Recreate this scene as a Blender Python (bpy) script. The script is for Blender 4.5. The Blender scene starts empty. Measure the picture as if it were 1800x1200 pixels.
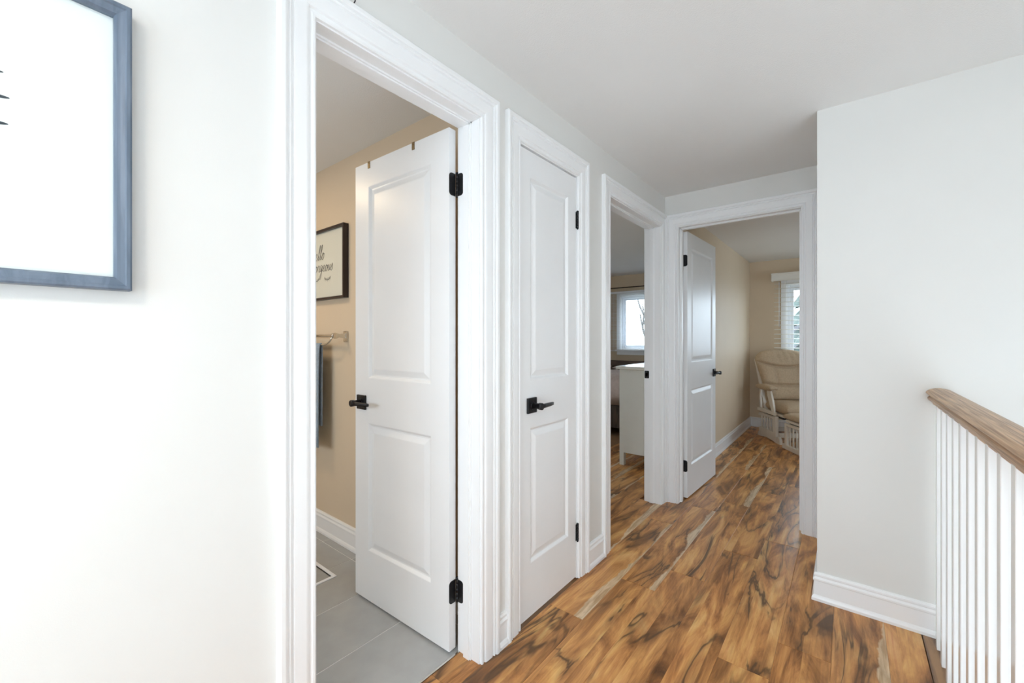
import bpy, bmesh, math, random
from mathutils import Vector, Matrix
rnd = random.Random(7)
sc = bpy.context.scene
C = sc.collection
PI = math.pi

# ---------------------------------------------------------------- camera
CAMH = 1.246
cam = bpy.data.cameras.new('camera')
cam.sensor_width = 36.0
cam.lens = 734.0 / 1800.0 * 36.0
cam.shift_y = -4.8 / 1800.0
cam.clip_start = 0.02
cam.clip_end = 300
co = bpy.data.objects.new('camera', cam)
co.location = (0, 0, CAMH)
co.rotation_euler = (PI / 2, 0, math.radians(38.85))
C.objects.link(co)
sc.camera = co

# ---------------------------------------------------------------- exposure
sc.view_settings.view_transform = 'Standard'
sc.view_settings.look = 'None'
sc.view_settings.gamma = 1.0
sc.view_settings.use_curve_mapping = False
sc.view_settings.exposure = 0.0

# ---------------------------------------------------------------- overcast sky
SKY = 8.2
w = bpy.data.worlds.new('overcast_sky')
sc.world = w
w.use_nodes = True
wn = w.node_tree
bg = wn.nodes['Background']
bg.inputs['Color'].default_value = (0.73, 0.86, 1.0, 1)
bg.inputs['Strength'].default_value = SKY
try:
    sc.cycles.max_bounces = 14
    sc.cycles.diffuse_bounces = 8
    sc.cycles.transparent_max_bounces = 24
    sc.cycles.use_denoising = True
    sc.cycles.sample_clamp_indirect = 8
except Exception:
    pass


def area(name, loc, rot, sx, sy, power, col=(1, 1, 1), portal=False, shape='RECTANGLE'):
    l = bpy.data.lights.new(name, 'AREA')
    l.shape = shape
    l.size = sx
    if shape == 'RECTANGLE':
        l.size_y = sy
    l.energy = power
    l.color = col
    o = bpy.data.objects.new(name, l)
    o.location = loc
    o.rotation_euler = rot
    C.objects.link(o)
    if portal:
        l.cycles.is_portal = True
    return o


# openings: stairwell window (right of the camera), landing window (behind), bedrooms
SW = dict(y0=-1.40, y1=-0.70, z0=0.95, z1=1.95, x=1.62)
LW = dict(x0=-0.80, x1=0.70, z0=0.50, z1=1.95, y=-1.9)
W4 = dict(x0=-0.66, x1=0.70, z0=0.98, z1=1.985)   # window of the nursery (behind door 4)
W3 = dict(x0=-3.07, x1=-1.70, z0=1.06, z1=1.985)  # window of the bedroom (behind door 3)
WALLY = 6.80
area('stair_window_portal', (SW['x'] + .10, (SW['y0'] + SW['y1']) / 2, (SW['z0'] + SW['z1']) / 2), (0, PI / 2, 0), SW['z1'] - SW['z0'], SW['y1'] - SW['y0'], 1, portal=True)
area('landing_window_portal', (-.05, LW['y'] - .10, (LW['z0'] + LW['z1']) / 2), (PI / 2, 0, 0), 1.5, 1.45, 1, portal=True)
area('nursery_window_portal', ((W4['x0'] + W4['x1']) / 2, WALLY + .14, (W4['z0'] + W4['z1']) / 2), (-PI / 2, 0, 0), 1.36, 1.0, 1, portal=True)
area('bedroom_window_portal', ((W3['x0'] + W3['x1']) / 2, WALLY + .14, (W3['z0'] + W3['z1']) / 2), (-PI / 2, 0, 0), 1.36, .92, 1, portal=True)


# flush ceiling lamp over the landing, above and beside the camera (its fixture is built further down)
LAMP = (-.05, -.80, 2.20)
area('landing_lamp', LAMP, (0, 0, 0), .30, .30, 20, (1.0, .93, .84), shape='DISK')

# ================================================================ materials
def new_mat(name):
    m = bpy.data.materials.new(name)
    m.use_nodes = True
    nt = m.node_tree
    return m, nt, nt.nodes['Principled BSDF']


def N(nt, t, **kw):
    n = nt.nodes.new(t)
    for k, v in kw.items():
        setattr(n, k, v)
    return n


def L(nt, a, b):
    nt.links.new(a, b)


def paint(name, col, rough=.6, var=.03, nscale=6, bump=0.0, bscale=350, metal=0.0, spec=.5):
    m, nt, b = new_mat(name)
    tc = N(nt, 'ShaderNodeTexCoord')
    no = N(nt, 'ShaderNodeTexNoise')
    no.inputs['Scale'].default_value = nscale
    no.inputs['Detail'].default_value = 4
    L(nt, tc.outputs['Object'], no.inputs['Vector'])
    cr = N(nt, 'ShaderNodeValToRGB')
    cr.color_ramp.elements[0].position = .3
    cr.color_ramp.elements[1].position = .7
    cr.color_ramp.elements[0].color = [c * (1 - var) for c in col] + [1]
    cr.color_ramp.elements[1].color = [min(1, c * (1 + var)) for c in col] + [1]
    L(nt, no.outputs['Fac'], cr.inputs['Fac'])
    L(nt, cr.outputs['Color'], b.inputs['Base Color'])
    b.inputs['Roughness'].default_value = rough
    b.inputs['Metallic'].default_value = metal
    b.inputs['Specular IOR Level'].default_value = spec
    if bump:
        n2 = N(nt, 'ShaderNodeTexNoise')
        n2.inputs['Scale'].default_value = bscale
        n2.inputs['Detail'].default_value = 2
        L(nt, tc.outputs['Object'], n2.inputs['Vector'])
        bp = N(nt, 'ShaderNodeBump')
        bp.inputs['Strength'].default_value = bump
        bp.inputs['Distance'].default_value = .002
        L(nt, n2.outputs['Fac'], bp.inputs['Height'])
        L(nt, bp.outputs['Normal'], b.inputs['Normal'])
    return m


def wood_floor():
    m, nt, b = new_mat('laminate_plank')
    tc = N(nt, 'ShaderNodeTexCoord')
    oi = N(nt, 'ShaderNodeObjectInfo')
    sep = N(nt, 'ShaderNodeSeparateXYZ')
    L(nt, tc.outputs['Object'], sep.inputs[0])

    def math_(op, a, c=None, d=None):
        n = N(nt, 'ShaderNodeMath', operation=op)
        for i, v in enumerate((a, c, d)):
            if v is None:
                continue
            if isinstance(v, (int, float)):
                n.inputs[i].default_value = v
            else:
                L(nt, v, n.inputs[i])
        return n.outputs[0]

    # each plank is printed as two narrower strips with a crisp border between them
    strip = math_('FLOOR', math_('ADD', math_('MULTIPLY', sep.outputs[0], 10.5), math_('MULTIPLY', oi.outputs['Random'], 3.3)))
    seedz = math_('MULTIPLY_ADD', strip, 7.31, math_('MULTIPLY', oi.outputs['Random'], 97.0))
    tone = math_('FRACT', math_('MULTIPLY_ADD', strip, .37, math_('MULTIPLY', oi.outputs['Random'], 5.7)))

    def vec(sx, sy, seed, own=True):
        cb = N(nt, 'ShaderNodeCombineXYZ')
        L(nt, math_('MULTIPLY', sep.outputs[0], sx), cb.inputs[0])
        L(nt, math_('MULTIPLY', sep.outputs[1], sy), cb.inputs[1])
        L(nt, math_('ADD', seedz if own else math_('MULTIPLY', oi.outputs['Random'], 97.0), seed), cb.inputs[2])
        return cb.outputs[0]

    def noise(v, detail=4, dist=0.0, rough=.55):
        n = N(nt, 'ShaderNodeTexNoise')
        n.inputs['Scale'].default_value = 1
        n.inputs['Detail'].default_value = detail
        n.inputs['Roughness'].default_value = rough
        n.inputs['Distortion'].default_value = dist
        L(nt, v, n.inputs['Vector'])
        return n.outputs['Fac']

    def ramp(f, stops):
        cr = N(nt, 'ShaderNodeValToRGB')
        e = cr.color_ramp.elements
        while len(e) > 2:
            e.remove(e[-1])
        for i, (p, c) in enumerate(stops):
            el = e[i] if i < 2 else e.new(p)
            el.position = p
            el.color = (c[0], c[1], c[2], 1)
        L(nt, f, cr.inputs['Fac'])
        return cr.outputs['Color']

    def mix(f, a, c, blend='MIX'):
        n = N(nt, 'ShaderNodeMix', data_type='RGBA', blend_type=blend)
        if isinstance(f, (int, float)):
            n.inputs[0].default_value = f
        else:
            L(nt, f, n.inputs[0])
        for i, v in ((6, a), (7, c)):
            if isinstance(v, tuple):
                n.inputs[i].default_value = v + (1,)
            else:
                L(nt, v, n.inputs[i])
        return n.outputs[2]

    # broad figure: clouds drawn out along the length
    big = noise(vec(8, 1.7, 0), 6, 1.4, .60)
    base = ramp(big, [(.27, (.085, .038, .014)), (.375, (.22, .098, .034)), (.475, (.43, .212, .076)), (.59, (.65, .352, .134)), (.75, (.80, .515, .24))])
    # reddish / golden drift from strip to strip
    base = mix(.65, base, ramp(tone, [(0, (.42, .36, .31)), (.35, (.60, .52, .42)), (.7, (.54, .46, .38)), (1, (.64, .53, .43))]), 'OVERLAY')
    # fine grain
    fine = noise(vec(170, 3.6, 3), 4, .5)
    base = mix(.45, base, ramp(fine, [(.3, (.36, .36, .36)), (.7, (.63, .63, .63))]), 'OVERLAY')
    mid = noise(vec(48, 2.4, 7), 4, 1.2)
    base = mix(.45, base, ramp(mid, [(.32, (.32, .31, .30)), (.5, (.52, .52, .52)), (.7, (.62, .61, .58))]), 'OVERLAY')
    # dark mineral veins wandering along the length
    v1 = noise(vec(6.5, 1.15, 11, False), 4, 1.0, .5)
    d = math_('ABSOLUTE', math_('SUBTRACT', v1, .52))
    msk = noise(vec(5, 1.6, 23, False), 3, .3)
    vein = math_('MULTIPLY', ramp_val(nt, d, .004, .022, 1, 0), ramp_val(nt, msk, .45, .54, 0, 1))
    base = mix(math_('MULTIPLY', vein, .85), base, (.040, .022, .013))
    halo = math_('MULTIPLY', ramp_val(nt, d, .0, .10, 1, 0), ramp_val(nt, msk, .43, .60, 0, 1))
    base = mix(math_('MULTIPLY', halo, .55), base, (.15, .075, .032))
    # pale sapwood edge, ragged and broken along the length
    wob = noise(vec(1.5, 1.5, 31, False), 5, .6, .6)
    pos = math_('MULTIPLY_ADD', math_('SUBTRACT', wob, .5), .17, sep.outputs[0])
    sap = ramp_val(nt, pos, .060, .066, 0, 1)
    has = ramp_val(nt, math_('FRACT', math_('MULTIPLY', oi.outputs['Random'], 13.7)), .46, .48, 0, 1)
    sapc = mix(.7, (.74, .58, .37), ramp(noise(vec(46, 4.2, 41), 6, 1.2), [(.36, (.34, .20, .095)), (.62, (.84, .68, .47))]))
    base = mix(math_('MULTIPLY', math_('MULTIPLY', sap, has), .8), base, sapc)
    L(nt, base, b.inputs['Base Color'])
    L(nt, ramp_val(nt, fine, .2, .8, .26, .40), b.inputs['Roughness'])
    b.inputs['Specular IOR Level'].default_value = .36
    bp = N(nt, 'ShaderNodeBump')
    bp.inputs['Strength'].default_value = .12
    bp.inputs['Distance'].default_value = .001
    L(nt, fine, bp.inputs['Height'])
    L(nt, bp.outputs['Normal'], b.inputs['Normal'])
    return m


def ramp_val(nt, f, a, b_, va, vb):
    n = N(nt, 'ShaderNodeMapRange')
    n.inputs['From Min'].default_value = a
    n.inputs['From Max'].default_value = b_
    n.inputs['To Min'].default_value = va
    n.inputs['To Max'].default_value = vb
    L(nt, f, n.inputs['Value'])
    return n.outputs['Result']


def grain(name, dark, light, scale=(70, 70, 3), rough=.4):
    m, nt, b = new_mat(name)
    tc = N(nt, 'ShaderNodeTexCoord')
    mp = N(nt, 'ShaderNodeMapping')
    mp.inputs['Scale'].default_value = scale
    L(nt, tc.outputs['Object'], mp.inputs[0])
    no = N(nt, 'ShaderNodeTexNoise')
    no.inputs['Scale'].default_value = 1
    no.inputs['Detail'].default_value = 5
    no.inputs['Distortion'].default_value = .8
    L(nt, mp.outputs[0], no.inputs['Vector'])
    cr = N(nt, 'ShaderNodeValToRGB')
    cr.color_ramp.elements[0].position = .36
    cr.color_ramp.elements[1].position = .62
    cr.color_ramp.elements[0].color = dark + (1,)
    cr.color_ramp.elements[1].color = light + (1,)
    L(nt, no.outputs['Fac'], cr.inputs['Fac'])
    L(nt, cr.outputs['Color'], b.inputs['Base Color'])
    b.inputs['Roughness'].default_value = rough
    return m


def glass(name='window_glass', refl=.06, rough=.0):
    m, nt, b = new_mat(name)
    nt.nodes.remove(b)
    out = nt.nodes['Material Output']
    tr = N(nt, 'ShaderNodeBsdfTransparent')
    tr.inputs['Color'].default_value = (.97, .985, .98, 1)
    gl = N(nt, 'ShaderNodeBsdfGlossy')
    gl.inputs['Roughness'].default_value = rough
    fr = N(nt, 'ShaderNodeFresnel')
    fr.inputs['IOR'].default_value = 1.45
    mx = N(nt, 'ShaderNodeMixShader')
    ge = N(nt, 'ShaderNodeNewGeometry')
    fm = N(nt, 'ShaderNodeMath', operation='MULTIPLY_ADD')
    L(nt, ge.outputs['Backfacing'], fm.inputs[0])
    fm.inputs[1].default_value = -1.0
    fm.inputs[2].default_value = 1.0
    fp_ = N(nt, 'ShaderNodeMath', operation='MULTIPLY')
    L(nt, fm.outputs[0], fp_.inputs[0])
    L(nt, fr.outputs[0], fp_.inputs[1])
    L(nt, fp_.outputs[0], mx.inputs[0])
    L(nt, tr.outputs[0], mx.inputs[1])
    L(nt, gl.outputs[0], mx.inputs[2])
    L(nt, mx.outputs[0], out.inputs['Surface'])
    return m


def emit(name, col, s):
    m, nt, b = new_mat(name)
    b.inputs['Base Color'].default_value = col + (1,)
    b.inputs['Emission Color'].default_value = col + (1,)
    b.inputs['Emission Strength'].default_value = s
    return m


M = dict(
    wall=paint('hall_wall_paint', (.745, .738, .712), .55, .012, 3, .06, 420),
    tanwall=paint('bedroom_wall_paint', (.68, .555, .405), .6, .015, 3, .06, 420),
    ceil=paint('ceiling_paint', (.80, .80, .79), .8, .012, 2, .45, 170),
    trim=paint('white_trim_enamel', (.87, .875, .88), .30, .01, 5),
    gloss=paint('white_gloss_enamel', (.87, .875, .88), .14, .01, 5),
    door=paint('white_door_enamel', (.84, .845, .85), .34, .012, 5, .05, 500),
    tile=paint('grey_glazed_tile', (.40, .405, .40), .12, .06, 9),
    grout=paint('pale_grout', (.74, .735, .72), .8, .05, 40),
    subfloor=paint('brown_underlay', (.24, .13, .06), .6, .2, 5),
    plank=wood_floor(),
    nosing=grain('walnut_nosing', (.12, .06, .028), (.36, .20, .09), (30, 2.5, 30), .35),
    oak=grain('oiled_oak', (.31, .175, .090), (.62, .41, .235), (170, 3.0, 130), .38),
    black=paint('matte_black_metal', (.016, .016, .018), .38, .2, 30, metal=.4),
    brass=paint('antique_brass', (.30, .22, .12), .35, .1, 30, metal=.9),
    chrome=paint('brushed_nickel', (.70, .68, .64), .2, .05, 30, metal=1.0),
    slate=grain('slate_blue_frame', (.105, .14, .19), (.15, .19, .25), (60, 60, 6), .38),
    espresso=paint('espresso_frame', (.022, .012, .012), .35, .2, 20),
    paper=paint('white_art_paper', (.90, .90, .90), .6, .01, 20),
    cream=paint('cream_art_paper', (.78, .74, .67), .6, .01, 20),
    ink=paint('grey_ink', (.035, .045, .06), .7, .1, 60),
    glass=glass(),
    towel=paint('blue_grey_towel', (.30, .37, .45), .95, .12, 90, .8, 500),
    vinyl=paint('white_vinyl', (.85, .87, .90), .35, .01, 5),
    slat=paint('off_white_slat', (.83, .81, .75), .45, .02, 8),
    fabric=paint('tan_twill', (.52, .39, .26), .92, .10, 60, .5, 700),
    cwood=paint('cream_painted_wood', (.74, .68, .59), .45, .04, 9),
    dresser=paint('pale_lacquer', (.80, .82, .78), .4, .02, 6),
    dtop=paint('glossy_white_top', (.84, .85, .80), .16, .01, 6),
    bedwood=grain('dark_brown_wood', (.030, .016, .010), (.075, .042, .026), (40, 40, 4), .45),
    headboard=paint('brown_headboard', (.115, .075, .055), .6, .1, 12),
    linen=paint('blush_bedding', (.58, .47, .42), .9, .08, 20, .5, 200),
    sheet=paint('white_sheet', (.82, .81, .80), .9, .03, 20),
    bark=paint('bare_tree_bark', (.085, .075, .066), .9, .2, 8),
    leaf=paint('grey_green_needles', (.085, .105, .092), .9, .3, 8),
    lawn=paint('winter_lawn', (.10, .105, .085), .95, .3, 1),
    siding=paint('neighbour_siding', (.12, .115, .11), .8, .08, 4),
    shingle=paint('neighbour_shingles', (.055, .052, .055), .9, .3, 6),
    bulb=emit('lamp_diffuser', (1.0, .80, .52), 14),
    opal=emit('opal_diffuser', (1.0, .97, .93), 3),
    ventin=paint('grey_vent_plate', (.36, .365, .36), .25, .06, 20),
)


# ================================================================ mesh helpers
class MB:
    def __init__(self):
        self.v, self.f, self.sm = [], [], []

    def quadbox(self, p, smooth=False):
        n = len(self.v)
        self.v += [tuple(q) for q in p]
        for a in ((0, 3, 2, 1), (4, 5, 6, 7), (0, 1, 5, 4), (1, 2, 6, 5), (2, 3, 7, 6), (3, 0, 4, 7)):
            self.f.append([n + i for i in a])
            self.sm.append(smooth)
        return self

    def box(self, x0, x1, y0, y1, z0, z1):
        return self.quadbox([(x0, y0, z0), (x1, y0, z0), (x1, y1, z0), (x0, y1, z0), (x0, y0, z1), (x1, y0, z1), (x1, y1, z1), (x0, y1, z1)])

    def bevbox(self, x0, x1, y0, y1, z0, z1, b=.003):
        """box with chamfered edges (24 verts)"""
        bm = bmesh.new()
        r = bmesh.ops.create_cube(bm, size=1)
        for v in bm.verts:
            v.co = Vector(((x0 + x1) / 2 + v.co.x * (x1 - x0), (y0 + y1) / 2 + v.co.y * (y1 - y0), (z0 + z1) / 2 + v.co.z * (z1 - z0)))
        bmesh.ops.bevel(bm, geom=list(bm.edges), offset=b, segments=1, affect='EDGES')
        return self.add_bm(bm)

    def add_bm(self, bm, smooth=False, mat=None):
        n = len(self.v)
        bm.verts.index_update()
        for v in bm.verts:
            c = mat @ v.co if mat else v.co
            self.v.append(tuple(c))
        for f in bm.faces:
            self.f.append([n + v.index for v in f.verts])
            self.sm.append(smooth)
        bm.free()
        return self

    def rings(self, rs, closed=True, cap=True, smooth=True):
        """loft: list of rings (each a list of points)"""
        n = len(self.v)
        k = len(rs[0])
        for r in rs:
            self.v += [tuple(p) for p in r]
        for i in range(len(rs) - 1):
            for j in range(k if closed else k - 1):
                a, b = n + i * k + j, n + i * k + (j + 1) % k
                self.f.append([a, b, b + k, a + k])
                self.sm.append(smooth)
        if cap and closed:
            self.f.append([n + j for j in range(k)][::-1])
            self.f.append([n + (len(rs) - 1) * k + j for j in range(k)])
            self.sm += [False, False]
        return self

    def tube(self, pts, r, k=10, smooth=True):
        pts = [Vector(p) for p in pts]
        rad = r if isinstance(r, (list, tuple)) else [r] * len(pts)
        rs = []
        up = None
        for i, p in enumerate(pts):
            t = (pts[min(i + 1, len(pts) - 1)] - pts[max(i - 1, 0)]).normalized()
            if up is None:
                up = Vector((0, 0, 1)) if abs(t.z) < .9 else Vector((1, 0, 0))
            a = t.cross(up).normalized()
            b = a.cross(t).normalized()
            up = b
            rs.append([p + (a * math.cos(2 * PI * j / k) + b * math.sin(2 * PI * j / k)) * rad[i] for j in range(k)])
        return self.rings(rs, smooth=smooth)

    def prism(self, prof, fn, t0, t1):
        """closed profile [(a,b)] extruded from t0 to t1; fn(a,b,t)->xyz"""
        return self.rings([[fn(a, b, t0) for a, b in prof], [fn(a, b, t1) for a, b in prof]], smooth=False)

    def poly(self, pts):
        n = len(self.v)
        self.v += [tuple(p) for p in pts]
        self.f.append(list(range(n, n + len(pts))))
        self.sm.append(False)
        return self

    def build(self, name, mat, parent=None, loc=None):
        me = bpy.data.meshes.new(name)
        me.from_pydata(self.v, [], self.f)
        me.polygons.foreach_set('use_smooth', self.sm)
        bm = bmesh.new()
        bm.from_mesh(me)
        bmesh.ops.recalc_face_normals(bm, faces=bm.faces)
        bm.to_mesh(me)
        bm.free()
        me.materials.append(mat)
        o = bpy.data.objects.new(name, me)
        C.objects.link(o)
        if parent:
            o.parent = parent
        if loc:
            o.location = loc
        return o


def tag(o, label=None, cat=None, group=None, kind=None):
    for k, v in (('label', label), ('category', cat), ('group', group), ('kind', kind)):
        if v:
            o[k] = v
    return o


def empty(name, loc=(0, 0, 0), rz=0.0):
    o = bpy.data.objects.new(name, None)
    o.empty_display_size = .1
    o.location = loc
    o.rotation_euler = (0, 0, rz)
    C.objects.link(o)
    return o


def struct(mb, name, mat, label, cat):
    return tag(mb.build(name, mat), label, cat, kind='structure')


# ================================================================ dimensions
H = 2.336            # ceiling
XL = -1.10           # hall face of the left wall
XB = -1.216          # room face of the left wall
YE, YE2 = 3.248, 3.368   # end wall
YF = 2.4755          # face of the block wall right of the hall
XC = -0.1165         # corner of the block wall
YB = 1.335           # bathroom wall behind door
D1 = (.537, 1.165)
D2 = (1.420, 1.906)
D3 = (2.285, 3.142)
D4 = (-1.000, -.237)
DH = 2.088           # underside of the head jambs
JT = .018

# ---------------------------------------------------------------- walls
def openings(lo, hi, ops):
    """spans left between openings"""
    cur = lo
    out = []
    for a, b in ops:
        out.append((cur, a))
        cur = b
    out.append((cur, hi))
    return out

mb = MB()
ops = [(d[0] - JT, d[1] + JT) for d in (D1, D2, D3)]
for a, b in openings(-2.0, YE2, ops):
    mb.box(XB, XL, a, b, 0, H)
for a, b in ops:
    mb.box(XB, XL, a, b, DH + JT, H)
struct(mb, 'wall_left', M['wall'], 'long pale greige hallway wall pierced by three white-cased doorways', 'wall')

mb = MB()
mb.box(XB, D4[0] - JT, YE, YE2, 0, H)
mb.box(D4[1] + JT, 2.0, YE, YE2, 0, H)
mb.box(D4[0] - JT, D4[1] + JT, YE, YE2, DH + JT, H)
struct(mb, 'wall_end', M['wall'], 'short greige wall above the doorway at the end of the hallway', 'wall')

mb = MB().box(XC, 1.74, YF, YE - .001, -2.8, H)
struct(mb, 'wall_right', M['wall'], 'broad plain greige wall meeting the wooden handrail, outer corner on its left', 'wall')

# stairwell and landing shell behind the camera
mb = MB()
x = SW['x']
mb.box(x, x + .12, -2.02, SW['y0'], -2.8, H).box(x, x + .12, SW['y1'], YF, -2.8, H)
mb.box(x, x + .12, SW['y0'], SW['y1'], -2.8, SW['z0']).box(x, x + .12, SW['y0'], SW['y1'], SW['z1'], H)
struct(mb, 'wall_stairwell', M['wall'], 'greige stairwell wall with the wide window, out of the picture on the right', 'wall')
mb = MB()
mb.box(XB, LW['x0'], -2.02, LW['y'], -2.8, H).box(LW['x1'], x, -2.02, LW['y'], -2.8, H)
mb.box(LW['x0'], LW['x1'], -2.02, LW['y'], -2.8, LW['z0']).box(LW['x0'], LW['x1'], -2.02, LW['y'], LW['z1'], H)
struct(mb, 'wall_back', M['wall'], 'greige landing wall behind the camera', 'wall')

# bathroom, closet and bedroom partitions
mb = MB()
mb.box(-3.6, XB, YB, YB + .065, 0, H)
struct(mb, 'wall_bathroom', M['tanwall'], 'tan bathroom wall behind the open door, with the framed print and towel bar', 'wall')
mb = MB()
mb.box(-3.72, -3.6, -.9, YB + .065, 0, H).box(-3.6, -2.90, -1.02, -.9, 0, H).box(-1.75, XB, -1.02, -.9, 0, H).box(-2.90, -1.75, -1.02, -.9, 0, .90).box(-2.90, -1.75, -1.02, -.9, 1.80, H)
mb.box(XB - .006, XB, -.9, D1[0] - JT - .1, 0, H)
struct(mb, 'wall_bathroom_far', M['tanwall'], 'tan bathroom walls out of sight to the left', 'wall')
mb = MB()
mb.box(-1.95, XB, 1.93, 2.15, 0, H).box(-2.02, -1.95, YB + .065, 2.15, 0, H)
struct(mb, 'wall_closet', M['wall'], 'closet walls hidden behind the narrow closed door', 'wall')
mb = MB()
mb.box(-4.7, -2.02, 2.03, 2.15, 0, H).box(-4.7, -4.6, 2.15, 2.5, 0, H).box(-4.7, -4.6, 3.7, WALLY, 0, H).box(-4.7, -4.6, 2.5, 3.7, 0, .8).box(-4.7, -4.6, 2.5, 3.7, 2.1, H)
mb.box(XB - .006, XB, D3[1] + .12, YE2, 0, H)
struct(mb, 'wall_bedroom', M['tanwall'], 'tan bedroom walls seen through the third doorway', 'wall')
mb = MB().box(XB, XL, YE2, WALLY, 0, H)
struct(mb, 'wall_between', M['tanwall'], 'tan wall running along the left side of the far room', 'wall')
mb = MB()
ys, ye = WALLY, WALLY + .2
for a, b in openings(-4.7, 2.0, [(W3['x0'], W3['x1']), (W4['x0'], W4['x1'])]):
    mb.box(a, b, ys, ye, 0, H)
for q in (W3, W4):
    mb.box(q['x0'], q['x1'], ys, ye, 0, q['z0']).box(q['x0'], q['x1'], ys, ye, q['z1'], H)
struct(mb, 'wall_outer', M['tanwall'], 'tan outer wall with the bedroom windows', 'wall')
mb = MB().box(2.0, 2.1, YE, 4.35, 0, H).box(2.0, 2.1, 5.65, WALLY + .2, 0, H).box(2.0, 2.1, 4.35, 5.65, 0, .9).box(2.0, 2.1, 4.35, 5.65, 2.0, H)
struct(mb, 'wall_far_right', M['tanwall'], 'tan right wall of the far room, hidden behind the block wall', 'wall')

# ---------------------------------------------------------------- ceiling
mb = MB().box(-4.7, 2.1, -2.02, WALLY + .2, H, H + .12)
struct(mb, 'ceiling', M['ceil'], 'flat white painted ceiling over the hallway and rooms', 'ceiling')

# ---------------------------------------------------------------- floor: sub-floor, planks and tiles
mb = MB()
mb.box(XB + .012, .335, -1.9, YF, -.25, -.013)
mb.box(-4.6, 2.0, 2.15, WALLY, -.25, -.0132)
floor = struct(mb, 'floor', M['subfloor'], 'rustic brown laminate plank floor with dark knots and pale streaks', 'floor')
mb = MB().box(x - 1.4, x, -1.9, YF, -2.9, -2.8)
struct(mb, 'floor_lower', M['subfloor'], 'lower storey floor at the foot of the stairwell', 'floor')

PW, PL, PT = .1735, 1.22, .012
_plank_cache = {}


def plank(x0, x1, y0, y1, z=0.0):
    x0, x1, y0, y1 = x0 + .0004, x1 - .0004, y0 + .0004, y1 - .0004
    if y1 - y0 < .02 or x1 - x0 < .02:
        return
    cx, ln, wd = (x0 + x1) / 2, round(y1 - y0, 3), round(x1 - x0, 3)
    k = (wd, ln)
    if k not in _plank_cache:
        b = .0016
        m_ = MB()
        a, c = wd / 2, ln / 2
        m_.rings([[(-a, -c, -PT), (a, -c, -PT), (a, c, -PT), (-a, c, -PT)], [(-a, -c, -b * .6), (a, -c, -b * .6), (a, c, -b * .6), (-a, c, -b * .6)],
                  [(-a + b, -c + b, 0), (a - b, -c + b, 0), (a - b, c - b, 0), (-a + b, c - b, 0)]], smooth=False)
        o = m_.build('plank', M['plank'], floor)
        _plank_cache[k] = o.data
    else:
        o = bpy.data.objects.new('plank', _plank_cache[k])
        C.objects.link(o)
        o.parent = floor
    o.location = (cx, (y0 + y1) / 2, z)
    return o


SEAM0 = .121
starts = {-1: -.60, 0: -.95, 1: -.42, 2: -.66, 3: -.95, 4: -.15, 5: -.39, 6: -.80, 7: -.2}
for c in range(0, 13):
    xr = SEAM0 - c * PW
    xl = xr - PW
    segs = []
    if xl >= XC - .05:
        segs = [(-.9, YF), (YE2, WALLY)]
    elif xr > XL + .02:
        segs = [(-.9, WALLY)]
    elif xr > XB:                      # column that meets the left wall: only inside the doorways
        segs = [(2.27, 3.16), (D1[0] - .01, D1[1] + .01)]
    else:
        segs = [(2.16, 5.3)]
    off = starts.get(c, -rnd.uniform(.1, 1.1))
    for a, b in segs:
        y = off
        while y < b:
            q0, q1 = max(y, a), min(y + PL, b)
            xl2 = xl
            if xr > XB > xl:
                if b < 2:
                    xl2 = XB + .012
            if q1 > q0:
                plank(xl2, xr, q0, q1)
            y += PL
    if xr > XB > xl and False:
        pass
# planks of the last column next to the stair nosing
y = starts[-1]
while y < YF:
    plank(SEAM0, .2395, max(y, -.9), min(y + PL, YF))
    y += PL
mb = MB()
prof = [(.2425, -.04), (.2425, -.001), (.246, 0), (.335, 0), (.345, -.006), (.349, -.015), (.345, -.026), (.335, -.03), (.335, -.04)]
mb.prism(prof, lambda a, b, t: (a, t, b), -.9, YF)
tag(mb.build('stair_nosing', M['nosing'], floor))
mb = MB().box(XB + .004, XB + .0115, D1[0] - .01, D1[1] + .01, -.02, .0015)
mb.build('threshold_strip', M['chrome'], floor)

mb = MB().box(-3.6, XB + .004, -.9, YB, -.25, -.0012)
bfloor = struct(mb, 'floor_bathroom', M['grout'], 'glossy grey tiled bathroom floor with pale grout lines', 'floor')
TW, TLn = .325, .65
tcache = {}
for r in range(8):
    xr = XB + .003 - r * TW
    xl = max(xr - TW, -3.6)
    y = -.68 if r % 2 == 0 else -.68
    while y < YB:
        y0, y1 = max(y, -.9), min(y + TLn, YB)
        g = .0013
        if y1 - y0 > .03:
            mb = MB()
            wx, wy, b = (xr - xl) / 2 - g, (y1 - y0) / 2 - g, .001
            mb.rings([[(-wx, -wy, -.008), (wx, -wy, -.008), (wx, wy, -.008), (-wx, wy, -.008)], [(-wx, -wy, -b), (wx, -wy, -b), (wx, wy, -b), (-wx, wy, -b)],
                      [(-wx + b, -wy + b, 0), (wx - b, -wy + b, 0), (wx - b, wy - b, 0), (-wx + b, wy - b, 0)]], smooth=False)
            mb.build('tile', M['tile'], bfloor, ((xl + xr) / 2, (y0 + y1) / 2, 0))
        y += TLn

# ---------------------------------------------------------------- baseboards
BP = [(0, 0), (.021, 0), (.021, .012), (.017, .022), (.013, .027), (.0125, .092), (.0155, .096), (.0155, .103), (.011, .109), (.009, .112),
      (.0125, .117), (.0125, .124), (.008, .131), (0, .132)]


def base_run(mb, fn, t0, t1):
    mb.prism(BP, fn, t0, t1)


def base(name, fn, t0, t1, label):
    mb = MB()
    mb.prism(BP, fn, t0, t1)
    return struct(mb, name, M['trim'], label, 'baseboard')


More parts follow.
